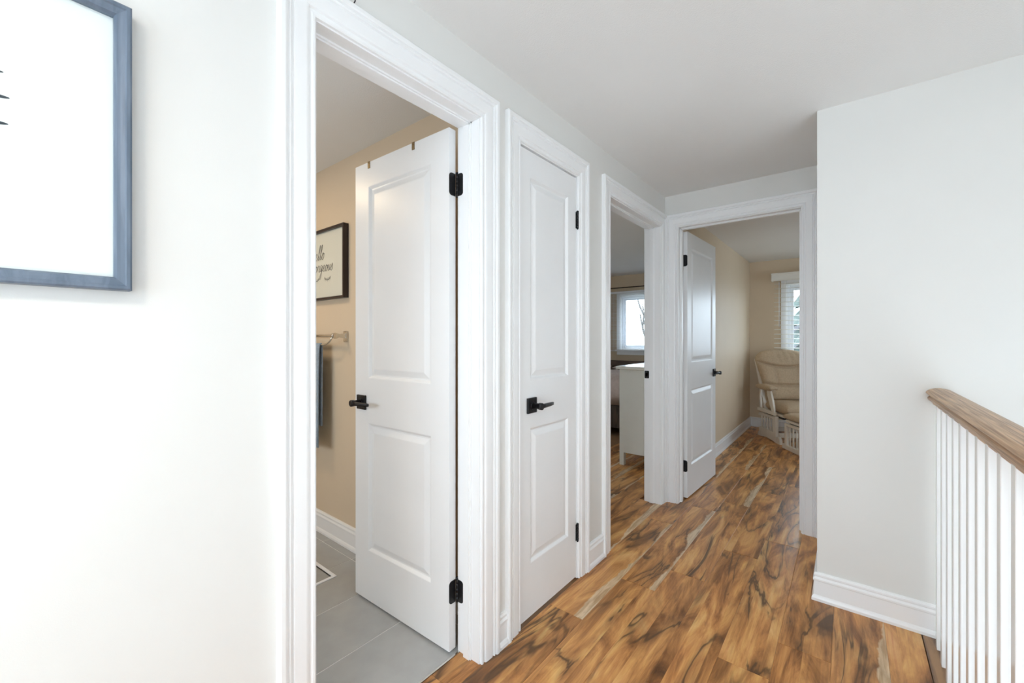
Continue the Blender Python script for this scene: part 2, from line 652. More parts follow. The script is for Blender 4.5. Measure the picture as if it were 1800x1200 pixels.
CW = .095
onleft = lambda a, b, t: (XL + a, t, b)
base('baseboard_left_1', onleft, D1[1] + .005 + CW, D2[0] - .005 - CW, 'tiny white baseboard piece between the bathroom and closet casings')
base('baseboard_left_2', onleft, D2[1] + .005 + CW, D3[0] - .005 - CW, 'short white baseboard between the closet casing and the third doorway')
base('baseboard_left_3', onleft, -1.9, D1[0] - .005 - CW, 'white baseboard of the near left wall, below the picture')
mb = MB()
mb.rings([[(x_, y_, b) for a, b in BP for x_, y_ in [(XC - a, YE - .001)]], [(XC - a, YF - a, b) for a, b in BP], [(1.62, YF - a, b) for a, b in BP]], smooth=False)
struct(mb, 'baseboard_right', M['trim'], 'tall moulded white baseboard wrapping the outer corner of the right wall', 'baseboard')
base('baseboard_bathroom', lambda a, b, t: (t, YB - a, b), -3.6, XB, 'white baseboard along the grey bathroom tiles')
mb = MB()
mb.rings([[(XL + a, YE2 + .02, b) for a, b in BP], [(XL + a, WALLY - a, b) for a, b in BP], [(2.0, WALLY - a, b) for a, b in BP]], smooth=False)
struct(mb, 'baseboard_nursery', M['trim'], 'white baseboard turning the corner of the far room behind the glider', 'baseboard')
mb = MB()
mb.rings([[(XB - a, D3[1] + .12, b) for a, b in BP], [(XB - a, WALLY - a, b) for a, b in BP], [(-4.6, WALLY - a, b) for a, b in BP]], smooth=False)
struct(mb, 'baseboard_bedroom', M['trim'], 'white baseboard of the bedroom behind the dresser', 'baseboard')

# ---------------------------------------------------------------- door casings and jambs
CP = [(0, 0), (0, .008), (.003, .0105), (.009, .0105), (.012, .0070), (.017, .0070), (.020, .0125), (.026, .0140), (.050, .0150), (.056, .0150), (.058, .0110), (.0620, .0110),
      (.0645, .0170), (.068, .0180), (.0700, .0140), (.0740, .0140), (.076, .0205), (.081, .0225), (.0905, .0225), (.095, .0190), (.095, 0)]


def casing(parent, fn, a0, a1, top, thin=1.0):
    """three mitred lengths; fn(along, out, up) -> xyz"""
    P = [(w_ , t_) for w_, t_ in CP]
    r1 = [fn(a0 - w_, t_, 0) for w_, t_ in P]
    r2 = [fn(a0 - w_, t_, top + w_) for w_, t_ in P]
    r3 = [fn(a1 + w_, t_, top + w_) for w_, t_ in P]
    r4 = [fn(a1 + w_, t_, 0) for w_, t_ in P]
    for a, b in ((r1, r2), (r2, r3), (r3, r4)):
        MB().rings([a, b], smooth=False).build('casing', M['trim'], parent)


def jambset(parent, fn, a0, a1, depth, stop=None):
    """fn(along, into, up); into = 0 on the hall face"""
    def bx(n, s0, s1, i0, i1, u0, u1):
        mb = MB()
        p = [fn(s0, i0, u0), fn(s1, i0, u0), fn(s1, i1, u0), fn(s0, i1, u0), fn(s0, i0, u1), fn(s1, i0, u1), fn(s1, i1, u1), fn(s0, i1, u1)]
        mb.quadbox(p)
        return mb.build(n, M['trim'], parent)
    bx('jamb', a0 - JT, a0, 0, depth, 0, DH + JT)
    bx('jamb', a1, a1 + JT, 0, depth, 0, DH + JT)
    bx('head_jamb', a0, a1, 0, depth, DH, DH + JT)
    if stop:
        i0, i1 = stop
        # small ogee stop moulding: two steps
        for s in (0, 1):
            mb = MB()
            for (ia, ib, th) in ((i0, i1, .006), (i0 + .006, i1, .011)):
                if s == 0:
                    p = (a0, a0 + th)
                else:
                    p = (a1 - th, a1)
                q = [fn(p[0], ia, 0), fn(p[1], ia, 0), fn(p[1], ib, 0), fn(p[0], ib, 0), fn(p[0], ia, DH), fn(p[1], ia, DH), fn(p[1], ib, DH), fn(p[0], ib, DH)]
                mb.quadbox(q)
            mb.build('door_stop', M['trim'], parent)
        mb = MB()
        for (ia, ib, th) in ((i0, i1, .006), (i0 + .006, i1, .011)):
            q = [fn(a0, ia, DH - th), fn(a1, ia, DH - th), fn(a1, ib, DH - th), fn(a0, ib, DH - th), fn(a0, ia, DH), fn(a1, ia, DH), fn(a1, ib, DH), fn(a0, ib, DH)]
            mb.quadbox(q)
        mb.build('door_stop', M['trim'], parent)


lf = lambda a, o, u: (XL + o, a, u)
li = lambda a, i, u: (XL - i, a, u)
lb = lambda a, o, u: (XB - o, a, u)
ef = lambda a, o, u: (a, YE - o, u)
ei = lambda a, i, u: (a, YE + i, u)
eb = lambda a, o, u: (a, YE2 + o, u)


def frame(name, label, f_, i_, b_, d, depth, stop, back=True):
    t = tag(empty(name, f_((d[0] + d[1]) / 2, 0, 0)), label, 'door frame', kind='structure')
    base_loc = Vector(t.location)
    def sub(fn):
        return lambda *a: tuple(Vector(fn(*a)) - base_loc)
    casing(t, sub(f_), d[0] - .005, d[1] + .005, DH + .005)
    if back:
        casing(t, sub(b_), d[0] - .005, d[1] + .005, DH + .005)
    jambset(t, sub(i_), d[0], d[1], depth, stop)
    return t


f1 = frame('trim_1', 'white moulded casing and jamb around the open bathroom doorway, nearest the camera', lf, li, lb, D1, -XB + XL, (.040, .076), back=False)
f2 = frame('trim_2', 'white moulded casing around the narrow closed closet door', lf, li, lb, D2, -XB + XL, (.040, .076), back=False)
f3 = frame('trim_3', 'white moulded casing and jamb of the open doorway with the black strike plate', lf, li, lb, D3, -XB + XL, (.045, .080))
f4 = frame('trim_4', 'white moulded casing and jamb around the doorway at the hallway end', ef, ei, eb, D4, .120, (.040, .076))


# strike plate on jamb of doorway 3
def rounded_rect(w_, h_, r, k=4):
    pts = []
    for cx, cy, a0 in ((w_ / 2 - r, h_ / 2 - r, 0), (-w_ / 2 + r, h_ / 2 - r, PI / 2), (-w_ / 2 + r, -h_ / 2 + r, PI), (w_ / 2 - r, -h_ / 2 + r, 1.5 * PI)):
        for i in range(k + 1):
            a = a0 + PI / 2 * i / k
            pts.append((cx + r * math.cos(a), cy + r * math.sin(a)))
    return pts


def child_world(o, parent):
    """object built in world coordinates, parented without moving it (unrotated parents)"""
    o.parent = parent
    o.location = Vector(o.location) - Vector(parent.location)
    return o


mb = MB()
outer = rounded_rect(.034, .058, .006)
inner = rounded_rect(.013, .026, .003)
rs = []
for ring, yy in ((outer, 0), (outer, -.002), (inner, -.002), (inner, .006)):
    rs.append([(-1.203 + a, D3[1] + yy, .972 + b) for a, b in ring])
mb.rings(rs, smooth=False)
sp = child_world(mb.build('strike_plate', M['black']), f3)
tag(sp, 'black strike plate')


# ---------------------------------------------------------------- doors
def door_leaf(Wd, Ht, T, stile, rows, name, mat, parent):
    """slab: x 0..Wd from the hinge, y 0..T, z 0..Ht, two raised panels on each face"""
    mb = MB()
    xs = [0, stile, Wd - stile, Wd]
    zs = [0, rows[0], rows[1], rows[2], rows[3], Ht]
    steps = [(0, 0), (.003, .0012), (.012, .0108), (.018, .0108), (.043, .0026), (.047, .0022)]
    for side in (0, 1):
        def P(x_, z_, d):
            return (x_, d if side == 0 else T - d, z_)
        for i in range(3):
            for j in range(5):
                if i == 1 and j in (1, 3):
                    x0, x1, z0, z1 = xs[1], xs[2], zs[j], zs[j + 1]
                    prev = None
                    for o_, d in steps:
                        ring = [P(x0 + o_, z0 + o_, d), P(x1 - o_, z0 + o_, d), P(x1 - o_, z1 - o_, d), P(x0 + o_, z1 - o_, d)]
                        if prev:
                            for k in range(4):
                                mb.poly([prev[k], prev[(k + 1) % 4], ring[(k + 1) % 4], ring[k]])
                        prev = ring
                    mb.poly(prev)
                else:
                    mb.poly([P(xs[i], zs[j], 0), P(xs[i + 1], zs[j], 0), P(xs[i + 1], zs[j + 1], 0), P(xs[i], zs[j + 1], 0)])
    mb.poly([(0, 0, 0), (0, T, 0), (0, T, Ht), (0, 0, Ht)])
    mb.poly([(Wd, 0, 0), (Wd, T, 0), (Wd, T, Ht), (Wd, 0, Ht)])
    mb.poly([(0, 0, 0), (Wd, 0, 0), (Wd, T, 0), (0, T, 0)])
    mb.poly([(0, 0, Ht), (Wd, 0, Ht), (Wd, T, Ht), (0, T, Ht)])
    o = mb.build(name, mat, parent)
    # weld
    bm = bmesh.new()
    bm.from_mesh(o.data)
    bmesh.ops.remove_doubles(bm, verts=bm.verts, dist=1e-5)
    bmesh.ops.recalc_face_normals(bm, faces=bm.faces)
    bm.to_mesh(o.data)
    bm.free()
    return o


def lever(parent, x_, y_, z_, out, along):
    """out = -1/+1 direction of y the handle sticks out; along = -1/+1 lever direction in x"""
    h = MB().bevbox(x_ - .034, x_ + .034, min(y_, y_ + out * .010), max(y_, y_ + out * .010), z_ - .034, z_ + .034, .002).build('handle', M['black'], parent)
    mb = MB()
    n = 14
    mb.tube([(x_, y_ + out * .009, z_), (x_, y_ + out * .014, z_)], .017, n)
    mb.tube([(x_, y_ + out * .012, z_), (x_, y_ + out * .045, z_), (x_, y_ + out * .046, z_)], [.0125, .0125, .0155], n)
    mb.tube([(x_, y_ + out * .046, z_), (x_, y_ + out * .062, z_), (x_, y_ + out * .0635, z_)], [.0155, .0155, .013], n)
    mb.build('neck', M['black'], h)
    mb = MB()
    rs = []
    for t_, hw, hh in ((.006, .0075, .0085), (.03, .0060, .0085), (.08, .0045, .008), (.112, .0035, .0065), (.116, .001, .004)):
        yy = y_ + out * (.054 - .010 * (t_ / .116) ** 2)
        xx = x_ + along * t_
        rs.append([(xx, yy - hw, z_ - hh), (xx, yy + hw, z_ - hh), (xx, yy + hw * 1.2, z_), (xx, yy + hw, z_ + hh), (xx, yy - hw, z_ + hh), (xx, yy - hw * 1.2, z_)])
    mb.rings(rs, smooth=True)
    mb.build('lever', M['black'], h)
    return h


ROWS = (.235, .838, 1.050, 1.955)
DOORH = 2.070

# door 1: bathroom, swung inwards about 90 degrees from the far jamb
W1 = .648
d1 = tag(empty('door_1', (XB - .011, D1[1] - .003, .010), PI + math.radians(1.6)), 'white two-panel bathroom door swung open with a black lever, two small clips over its top', 'door', kind='structure')
# local x runs from the hinge to the free edge, local -y ... faces away from the camera after the half turn
door_leaf(W1, DOORH, .035, .106, ROWS, 'door_panel', M['door'], d1)
for o in d1.children:
    o.location.y = 0.0
lever(d1, W1 - .057, .035, .933, 1, -1)
lever(d1, W1 - .057, 0.0, .933, -1, -1)


def hinge_leaf(parent, cx, cz, w_=.034, h_=.089, r=.014, plane='x', sgn=1, y0=0):
    pass


def hinge(parent, z_, leafs, pin):
    """leafs: list of (origin, u-vector, normal) plates; pin = (x,y)"""
    mb = MB()
    for (o_, u, nrm) in leafs:
        o_, u, nrm = Vector(o_), Vector(u), Vector(nrm)
        # plate with two rounded outer corners
        w_, h_, r = .033, .089, .014
        pts = [(0, -h_ / 2)]
        for i in range(6):
            a = -PI / 2 + PI / 2 * i / 5
            pts.append((w_ - r + r * math.cos(a), -h_ / 2 + r + r * math.sin(a)))
        for i in range(6):
            a = PI / 2 * i / 5
            pts.append((w_ - r + r * math.cos(a), h_ / 2 - r + r * math.sin(a)))
        pts.append((0, h_ / 2))
        mb.rings([[o_ + u * a + nrm * t + Vector((0, 0, z_ + b)) for a, b in pts] for t in (-.0005, .0022)], smooth=False)
        for q in (-.028, 0, .028):
            p = o_ + u * (.014 if q else .022) + Vector((0, 0, z_ + q))
            mb.tube([p, p + nrm * .0032], [.0038, .003], 8)
    px, py = pin
    for k in range(5):
        a = z_ - .0445 + k * .0178
        mb.tube([(px, py, a + .0004), (px, py, a + .0174)], .0062, 10)
    mb.tube([(px, py, z_ + .044), (px, py, z_ + .050), (px, py, z_ + .053)], [.0068, .0068, .003], 10)
    mb.tube([(px, py, z_ - .044), (px, py, z_ - .049)], [.0062, .004], 10)
    h = mb.build('hinge', M['black'], parent)
    return h


# hinges of door 1 in the door's own frame (x from hinge edge, y 0..T, camera side is y = T)
for z_ in (.230, 1.85):
    hinge(d1, z_, [((-.0005, .003, 0), (0, 1, 0), (-1, 0, 0)), ((-.008, -.0035, 0), (-1, 0, 0), (0, 1, 0))], (-.006, -.004))
# over-the-door hook clips on the top edge
for i, xx in enumerate((W1 - .112, W1 - .432)):
    mb = MB()
    mb.box(xx - .008, xx + .008, .035, .0375, DOORH - .030, DOORH + .002)
    mb.box(xx - .008, xx + .008, -.002, .0375, DOORH, DOORH + .002)
    mb.box(xx - .008, xx + .008, -.0025, 0, DOORH - .20, DOORH + .002)
    mb.tube([(xx, .0375, DOORH - .006), (xx, .0395, DOORH - .006)], .003, 8)
    mb.tube([(xx, -.0025, DOORH - .19), (xx, -.03, DOORH - .20), (xx, -.04, DOORH - .18)], .003, 8)
    mb.build('hook_clip', M['brass'], d1)

# door 2: closet, closed, flush with the hall face
W2 = D2[1] - D2[0] - .006
d2 = tag(empty('door_2', (XL - .004, D2[1] - .003, .010), -PI / 2), 'narrow closed white two-panel closet door with a black lever handle', 'door', kind='structure')
# local x -> -y (from hinge side back towards the latch), local y -> +x (hall side is y = T)
sl = door_leaf(W2, DOORH, .035, .078, ROWS, 'door_panel', M['door'], d2)
sl.location.y = -.035
lever(d2, W2 - .083, 0.0, .939, 1, -1)
for z_ in (.228, 1.852):
    mb = MB()
    for k in range(5):
        a = z_ - .042 + k * .0168
        mb.tube([(-.003, .007, a + .0004), (-.003, .007, a + .0164)], .0058, 10)
    mb.tube([(-.003, .007, z_ + .042), (-.003, .007, z_ + .047), (-.003, .007, z_ + .050)], [.0064, .0064, .003], 10)
    mb.tube([(-.003, .007, z_ - .042), (-.003, .007, z_ - .048)], [.0058, .003], 10)
    mb.box(-.012, .006, -.001, .003, z_ - .042, z_ + .042)
    mb.build('hinge', M['black'], d2)
MB().bevbox(W2 - .0005, W2 + .0012, -.030, -.006, .895, .955, .0004).build('latch_plate', M['black'], d2)

# door 4: end room, swung inwards
W4D = .752
d4 = tag(empty('door_4', (D4[0] + .010, YE2 + .012, .010), PI / 2 - math.radians(2.2)), 'white two-panel door standing open at the hallway end, black lever and hinges', 'door', kind='structure')
# local x -> +y, local y -> -x : camera-side face is y = 0 (faces +x) ; slab occupies y 0..T to the left
sl = door_leaf(W4D, DOORH, .035, .092, ROWS, 'door_panel', M['door'], d4)
sl.location.y = -.017
lever(d4, W4D - .055, -.017, .932, -1, -1)
lever(d4, W4D - .055, .018, .932, 1, -1)
for z_ in (.245, 1.845):
    hinge(d4, z_, [((-.0005, .016, 0), (0, -1, 0), (-1, 0, 0)), ((-.008, .0205, 0), (-1, 0, 0), (0, -1, 0))], (-.006, .020))
MB().bevbox(W4D - .0005, W4D + .0015, -.011, .012, .905, .962, .0004).build('latch_plate', M['black'], d4)


# ================================================================ windows
def window(name, q, label, bar=None):
    """white vinyl window in the outer wall; origin at the sill centre"""
    cx = (q['x0'] + q['x1']) / 2
    t = tag(empty(name, (cx, WALLY, q['z0'])), label, 'window', kind='structure')
    hw, hh = (q['x1'] - q['x0']) / 2, q['z1'] - q['z0']
    mb = MB()
    f_ = .045
    for (a, b, c, d) in ((-hw, -hw + f_, 0, hh), (hw - f_, hw, 0, hh), (-hw + f_, hw - f_, 0, f_), (-hw + f_, hw - f_, hh - f_, hh)):
        mb.bevbox(a, b, .03, .11, c, d, .004)
    mb.build('window_frame', M['vinyl'], t)
    mb = MB()
    s_ = .035
    for (a, b) in ((-hw + f_, 0.02), (-.02, hw - f_)):
        for (p, r_, c, d) in ((a, a + s_, f_, hh - f_), (b - s_, b, f_, hh - f_), (a + s_, b - s_, f_, f_ + s_), (a + s_, b - s_, hh - f_ - s_, hh - f_)):
            mb.bevbox(p, r_, .05 if a < -.1 else .07, .068 if a < -.1 else .088, c, d, .003)
    mb.build('sash', M['vinyl'], t)
    for (a, b, yy) in ((-hw + f_ + s_, .02 - s_, .059), (-.02 + s_, hw - f_ - s_, .079)):
        MB().box(a, b, yy - .002, yy + .002, f_ + s_, hh - f_ - s_).build('pane', M['glass'], t)
    # wall casing and stool
    mb = MB()
    c_ = .062
    for (a, b, c, d) in ((-hw - c_, -hw, -.01, hh + c_), (hw, hw + c_, -.01, hh + c_), (-hw, hw, hh, hh + c_)):
        mb.bevbox(a, b, -.016, .0, c, d, .004)
    for (a, b, c, d) in ((-hw, -hw + .01, 0, hh), (hw - .01, hw, 0, hh), (-hw + .01, hw - .01, hh - .01, hh)):
        mb.box(a, b, 0, .03, c, d)
    mb.build('window_casing', M['trim'], t)
    mb = MB()
    mb.bevbox(-hw - .08, hw + .08, -.05, .03, -.03, -.002, .005)
    mb.bevbox(-hw - .06, hw + .06, -.014, 0, -.09, -.03, .003)
    mb.build('window_sill', M['trim'], t)
    return t


window('window_2', W4, 'white vinyl window of the far room behind the open slatted blind')
window('window_1', W3, 'white vinyl window of the bedroom behind a fine mini blind')

area('bathroom_portal', (-2.325, -1.0, 1.35), (PI / 2, 0, 0), 1.15, .9, 1, portal=True)  # sky portals of the three added room windows
area('bedroom_side_portal', (-4.68, 3.1, 1.45), (0, -PI / 2, 0), 1.3, 1.2, 1, portal=True)
area('nursery_side_portal', (2.08, 5.0, 1.45), (0, PI / 2, 0), 1.1, 1.3, 1, portal=True)
# plain windows lighting the landing, plus three unseen ones added to brighten rooms
for nm, lab, fn, hw, z0, z1 in (('window_3', 'wide stairwell window out of the picture', lambda a, o, u: (SW['x'] + .06 + o, (SW['y0'] + SW['y1']) / 2 + a, u), .35, SW['z0'], SW['z1']),
                                ('window_4', 'landing window behind the camera', lambda a, o, u: (a - .05, LW['y'] - .06 + o, u), .75, LW['z0'], LW['z1']),
                                ('fill_window_5', 'added side window brightening the far room, hidden by the block wall', lambda a, o, u: (2.05 + o, 5.0 + a, u), .65, .9, 2.0),
                                ('fill_window_6', 'added side window brightening the bedroom, out of sight', lambda a, o, u: (-4.65 + o, 3.1 + a, u), .6, .8, 2.1),
                                ('fill_window_7', 'added bathroom window brightening the open door, out of sight to the left', lambda a, o, u: (-2.325 + a, -.96 + o, u), .575, .90, 1.80)):
    t = tag(empty(nm), lab, 'window', kind='structure')
    mb = MB()
    for (a, b, c, d) in ((-hw, -hw + .05, z0, z1), (hw - .05, hw, z0, z1), (-hw, hw, z0, z0 + .05), (-hw, hw, z1 - .05, z1), (-.025, .025, z0, z1)):
        mb.quadbox([fn(a, -.03, c), fn(b, -.03, c), fn(b, .03, c), fn(a, .03, c), fn(a, -.03, d), fn(b, -.03, d), fn(b, .03, d), fn(a, .03, d)])
    mb.build('window_frame', M['vinyl'], t)
    for (a, b) in ((-hw + .05, -.025), (.025, hw - .05)):
        c, d = z0 + .05, z1 - .05
        MB().quadbox([fn(a, -.002, c), fn(b, -.002, c), fn(b, .002, c), fn(a, .002, c), fn(a, -.002, d), fn(b, -.002, d), fn(b, .002, d), fn(a, .002, d)]).build('pane', M['glass'], t)


def blind(name, label, x0, x1, ztop, zbot, y, depth, pitch, tilt, head_h, valance=True):
    t = tag(empty(name, ((x0 + x1) / 2, y, ztop)), label, 'window blind')
    hw = (x1 - x0) / 2
    mb = MB()
    if valance:
        prof = [(0.0, 0), (-.014, 0), (-.020, .010), (-.016, .022), (-.016, head_h - .03), (-.022, head_h - .018), (-.030, head_h - .012), (-.030, head_h), (0, head_h)]
        mb.prism(prof, lambda a, b, s: (s, a - .045, b), -hw - .028, hw + .028)
        for s in (-1, 1):
            mb.box(min(s * (hw + .014), s * (hw + .028)), max(s * (hw + .014), s * (hw + .028)), -.045, .048, 0, head_h)
    else:
        mb.bevbox(-hw, hw, -.02, .02, 0, head_h, .003)
    mb.build('headrail', M['slat'] if valance else M['vinyl'], t)
    n = int((ztop - zbot) / pitch)
    ring = []
    k = 5
    for i in range(k):
        a = -depth / 2 + depth * i / (k - 1)
        ring.append((a, .0035 * (1 - (2 * i / (k - 1) - 1) ** 2) * (depth / .05)))
    prof = ring + [(a, b - .0022) for a, b in ring[::-1]]
    c_, s_ = math.cos(tilt), math.sin(tilt)
    prof = [(a * c_ - b * s_, a * s_ + b * c_) for a, b in prof]
    me = None
    for i in range(n):
        z = -pitch * (i + .6)
        if me is None:
            mb = MB()
            mb.prism(prof, lambda a, b, q: (q, a, b), -hw, hw)
            o = mb.build('slat', M['slat'] if valance else M['vinyl'], t)
            me = o.data
        else:
            o = bpy.data.objects.new('slat', me)
            C.objects.link(o)
            o.parent = t
        o.location = (0, 0, z)
    mb = MB()
    zb = -pitch * (n + .4)
    mb.bevbox(-hw, hw, -depth * .4, depth * .4, zb - .012, zb, .003)
    mb.build('bottom_rail', M['slat'] if valance else M['vinyl'], t)
    for xx in (-hw + .10, 0, hw - .10):
        mb = MB()
        for yy in (-depth / 2 - .001, depth / 2 + .001):
            mb.box(xx - .0012, xx + .0012, yy - .0006, yy + .0006, zb, 0)
        mb.build('ladder_cord', M['vinyl'], t)
    mb = MB().tube([(-hw + .06, -depth / 2 - .012, -.01), (-hw + .06, -depth / 2 - .012, -.62)], .004, 6)
    mb.build('tilt_wand', M['vinyl'], t)
    return t


blind('slatted_blind', 'off-white wide-slat blind hanging open behind the glider chair', -.79, .83, 2.028, .93, WALLY - .085, .050, .062, .16, .105)
blind('mini_blind', 'fine white mini blind in the window above the dresser', W3['x0'] - .20, W3['x1'] + .06, 2.02, 1.04, WALLY - .055, .025, .0215, .05, .035, valance=False)

# curtain rod over the bedroom window
cr = tag(empty('curtain_rod', (-2.6, WALLY - .09, 2.115)), 'thin dark curtain rod above the bedroom window', 'curtain rod')
MB().tube([(-1.0, 0, 0), (1.0, 0, 0)], .009, 10).build('rod', M['bedwood'], cr)
for s in (-1, 1):
    MB().tube([(s * 1.0, 0, 0), (s * 1.015, 0, 0), (s * 1.03, 0, 0), (s * 1.05, 0, 0), (s * 1.06, 0, 0)], [.009, .016, .022, .016, .004], 10).build('finial', M['bedwood'], cr)
    MB().tube([(s * .9, 0, 0), (s * .9, .05, 0), (s * .9, .0895, 0)], [.006, .006, .016], 8).build('bracket', M['bedwood'], cr)

# ================================================================ outside the windows
mb = MB().box(-60, 60, 7.2, 90, -3.2, -3.0)
struct(mb, 'ground', M['lawn'], 'winter lawn far below the bedroom windows', 'ground')


def bare_tree(name, loc, h_, seed, label, spread=.42):
    r_ = random.Random(seed)
    t = tag(empty(name, loc), label, 'tree')
    mb = MB()
    tr = MB()
    def grow(m_, p, d, ln, rad, lev):
        pts, rr = [p], [rad]
        q, dd = Vector(p), Vector(d)
        for i in range(3):
            dd = (dd + Vector((r_.uniform(-.18, .18), r_.uniform(-.18, .18), r_.uniform(-.04, .16)))).normalized()
            q = q + dd * ln / 3
            pts.append(tuple(q))
            rr.append(rad * (1 - .2 * (i + 1)))
        m_.tube(pts, rr, 5 if lev else 8)
        if lev < 4:
            for i in range(3 if lev else 5):
                nd = (dd * .8 + Vector((r_.uniform(-1, 1) * spread * 1.6, r_.uniform(-1, 1) * spread * 1.6, r_.uniform(0, .7)))).normalized()
                src = Vector(pts[r_.choice((1, 2, 3))]) if lev else Vector(pts[3 if i < 3 else 2])
                grow(mb, tuple(src), nd, ln * r_.uniform(.55, .78), rad * .45, lev + 1)
    grow(tr, (0, 0, 0), (0, 0, 1), h_ * .42, h_ * .020, 0)
    tr.build('trunk', M['bark'], t)
    tag(mb.build('branches', M['bark'], t), kind='stuff')
    return t


bare_tree('bare_tree', (-8.6, 22.0, -3.0), 11.0, 5, 'bare winter tree outside the bedroom window above the dresser')


def conifer(loc, h_, r0, label):
    t = tag(empty('evergreen_tree', loc), label, 'tree')
    MB().tube([(0, 0, 0), (0, 0, h_ * .95)], [.16, .03], 8).build('trunk', M['bark'], t)
    mb = MB()
    r_ = random.Random(3)
    n = 11
    for i in range(n):
        z = h_ * (.12 + .84 * i / n)
        rr = r0 * (1 - i / n) + .08
        k = 22
        ring0 = [(0, 0, z + h_ * .11)] * k
        ring = []
        for j in range(k):
            q = rr * (1.0 if j % 2 else .68) * r_.uniform(.85, 1.1)
            ring.append((q * math.cos(2 * PI * j / k), q * math.sin(2 * PI * j / k), z - .10 * rr * (1 if j % 2 else .2)))
        ring1 = [(a * .25, b * .25, c + .18 * rr) for a, b, c in ring]
        m0 = [(a * .03, b * .03, z + h_ * .10) for a, b, c in ring]
        mb.rings([m0, ring, ring1], smooth=False)
    tag(mb.build('foliage', M['leaf'], t), kind='stuff')
    return t


conifer((-1.02, 17.5, -3.0), 8.2, 1.5, 'grey-green evergreen outside the far room window')

hb = tag(empty('neighbour_house', (-0.5, 34.0, -3.0)), 'low pale house far beyond the window of the far room', 'house')
MB().box(-9, 9, 0, 8, 0, 3.0).build('house_wall', M['siding'], hb)
MB().rings([[(-9.5, -.6, 2.9), (-9.5, 8.6, 2.9), (-9.5, 4, 5.4)], [(9.5, -.6, 2.9), (9.5, 8.6, 2.9), (9.5, 4, 5.4)]], smooth=False).build('roof', M['shingle'], hb)
for xx in (-6, -2.2, 1.6, 5.4):
    w_ = MB().box(xx - .6, xx + .6, -.04, 0, 1.0, 2.2).build('house_window', M['vinyl'], hb)
    MB().box(xx - .5, xx + .5, -.06, -.04, 1.1, 2.1).build('pane', M['espresso'], w_)


# ================================================================ stair railing
rail = tag(empty('stair_railing', (.285, YF, 0)), 'white slatted stair balustrade topped by a rounded oak handrail, meeting the right wall', 'railing')
RX = .012
prof = [(-.018, .972), (-.020, .984), (-.029, .988), (-.0325, .994), (-.0325, 1.001), (-.027, 1.006), (-.0245, 1.0085), (-.027, 1.012), (-.034, 1.014), (-.0375, 1.019), (-.0355, 1.026),
        (-.027, 1.034), (-.014, 1.0385), (0, 1.040), (.014, 1.0385), (.027, 1.034), (.0355, 1.026), (.0375, 1.019), (.034, 1.014), (.027, 1.012), (.0245, 1.0085), (.027, 1.006), (.0325, 1.001), (.0325, .994), (.029, .988), (.020, .984), (.018, .972)]
mb = MB()
mb.rings([[(a * 1.12 + RX, t_, b) for a, b in prof] for t_ in (-3.0, -1.5, -.0005)], smooth=False)
mb.build('handrail', M['oak'], rail)
bme = None
for i in range(24):
    if bme is None:
        o = MB().bevbox(-.016, .016, 0, .030, 0.0, .976, .0015).build('baluster', M['gloss'], rail)
        bme = o.data
    else:
        o = bpy.data.objects.new('baluster', bme)
        C.objects.link(o)
        o.parent = rail
    o.location = (.007, 2.368 - .1118 * i - YF, 0)

# ================================================================ framed print on the near left wall
fp = tag(empty('framed_print', (XL, -.085, 1.609)), 'large white print in a slate-blue frame on the near left wall', 'picture')
PWd, PHt, fw, fd = .252, .271, .0245, .028   # half sizes
fr_prof = [(0, 0), (0, fd), (-.003, fd + .002), (-.008, fd + .002), (-.010, fd), (-.016, fd - .002), (-.021, fd - .003), (-fw, fd - .008), (-fw, .004), (-fw + .004, 0)]
rs = []
for sy, sz in ((-1, -1), (1, -1), (1, 1), (-1, 1), (-1, -1)):
    rs.append([(o_, sy * (PWd + a), sz * (PHt + a)) for a, o_ in fr_prof])
MB().rings(rs, cap=False, smooth=False).build('frame', M['slate'], fp)
MB().box(.004, .010, -PWd + .02, PWd - .02, -PHt + .02, PHt - .02).build('print', M['paper'], fp)
lv = MB()
def leafshape(y0, z0, y1, z1, wd):
    a, b = Vector((.0106, y0, z0)), Vector((.0106, y1, z1))
    n_ = 28
    d = (b - a)
    nrm = Vector((0, -d.z, d.y)).normalized()
    pts1, pts2 = [], []
    for i in range(n_ + 1):
        s = .5 - .5 * math.cos(PI * i / n_)
        w_ = wd * math.sqrt(max(0, 1 - (2 * s - 1) ** 2))
        pts1.append(a + d * s + nrm * w_)
        pts2.append(a + d * s - nrm * w_)
    lv.poly(pts1 + pts2[::-1][1:-1])
for i, (yt, zt) in enumerate(((.0955, .078), (.1020, .038), (.1005, -.006), (.080, -.055), (.060, -.10))):
    leafshape(-.02 + .01 * i, zt - .010, yt, zt, .0046)
    leafshape(-.02 + .01 * i, zt - .035, -.13 + .02 * i, zt + .01, .0075)
lv.prism([(-.0015, .0), (.0015, 0), (.0015, .0004), (-.0015, .0004)], lambda a, b, t_: (.0104 + b, -.02 + a + .03 * t_, -.16 + .3 * t_), 0, 1)
lv.build('leaf_drawing', M['ink'], fp)
MB().box(.0135, .0155, -PWd + .022, PWd - .022, -PHt + .022, PHt - .022).build('pane', M['glass'], fp)

# small cup hook over the bathroom casing
ck = tag(empty('cup_hook', (XL, .640, 2.212)), 'tiny grey hook in the wall above the bathroom casing', 'hook')
MB().tube([(0, 0, 0), (.012, 0, 0), (.018, 0, -.006), (.016, 0, -.014), (.010, 0, -.016)], .0018, 6).build('hook_wire', M['black'], ck)

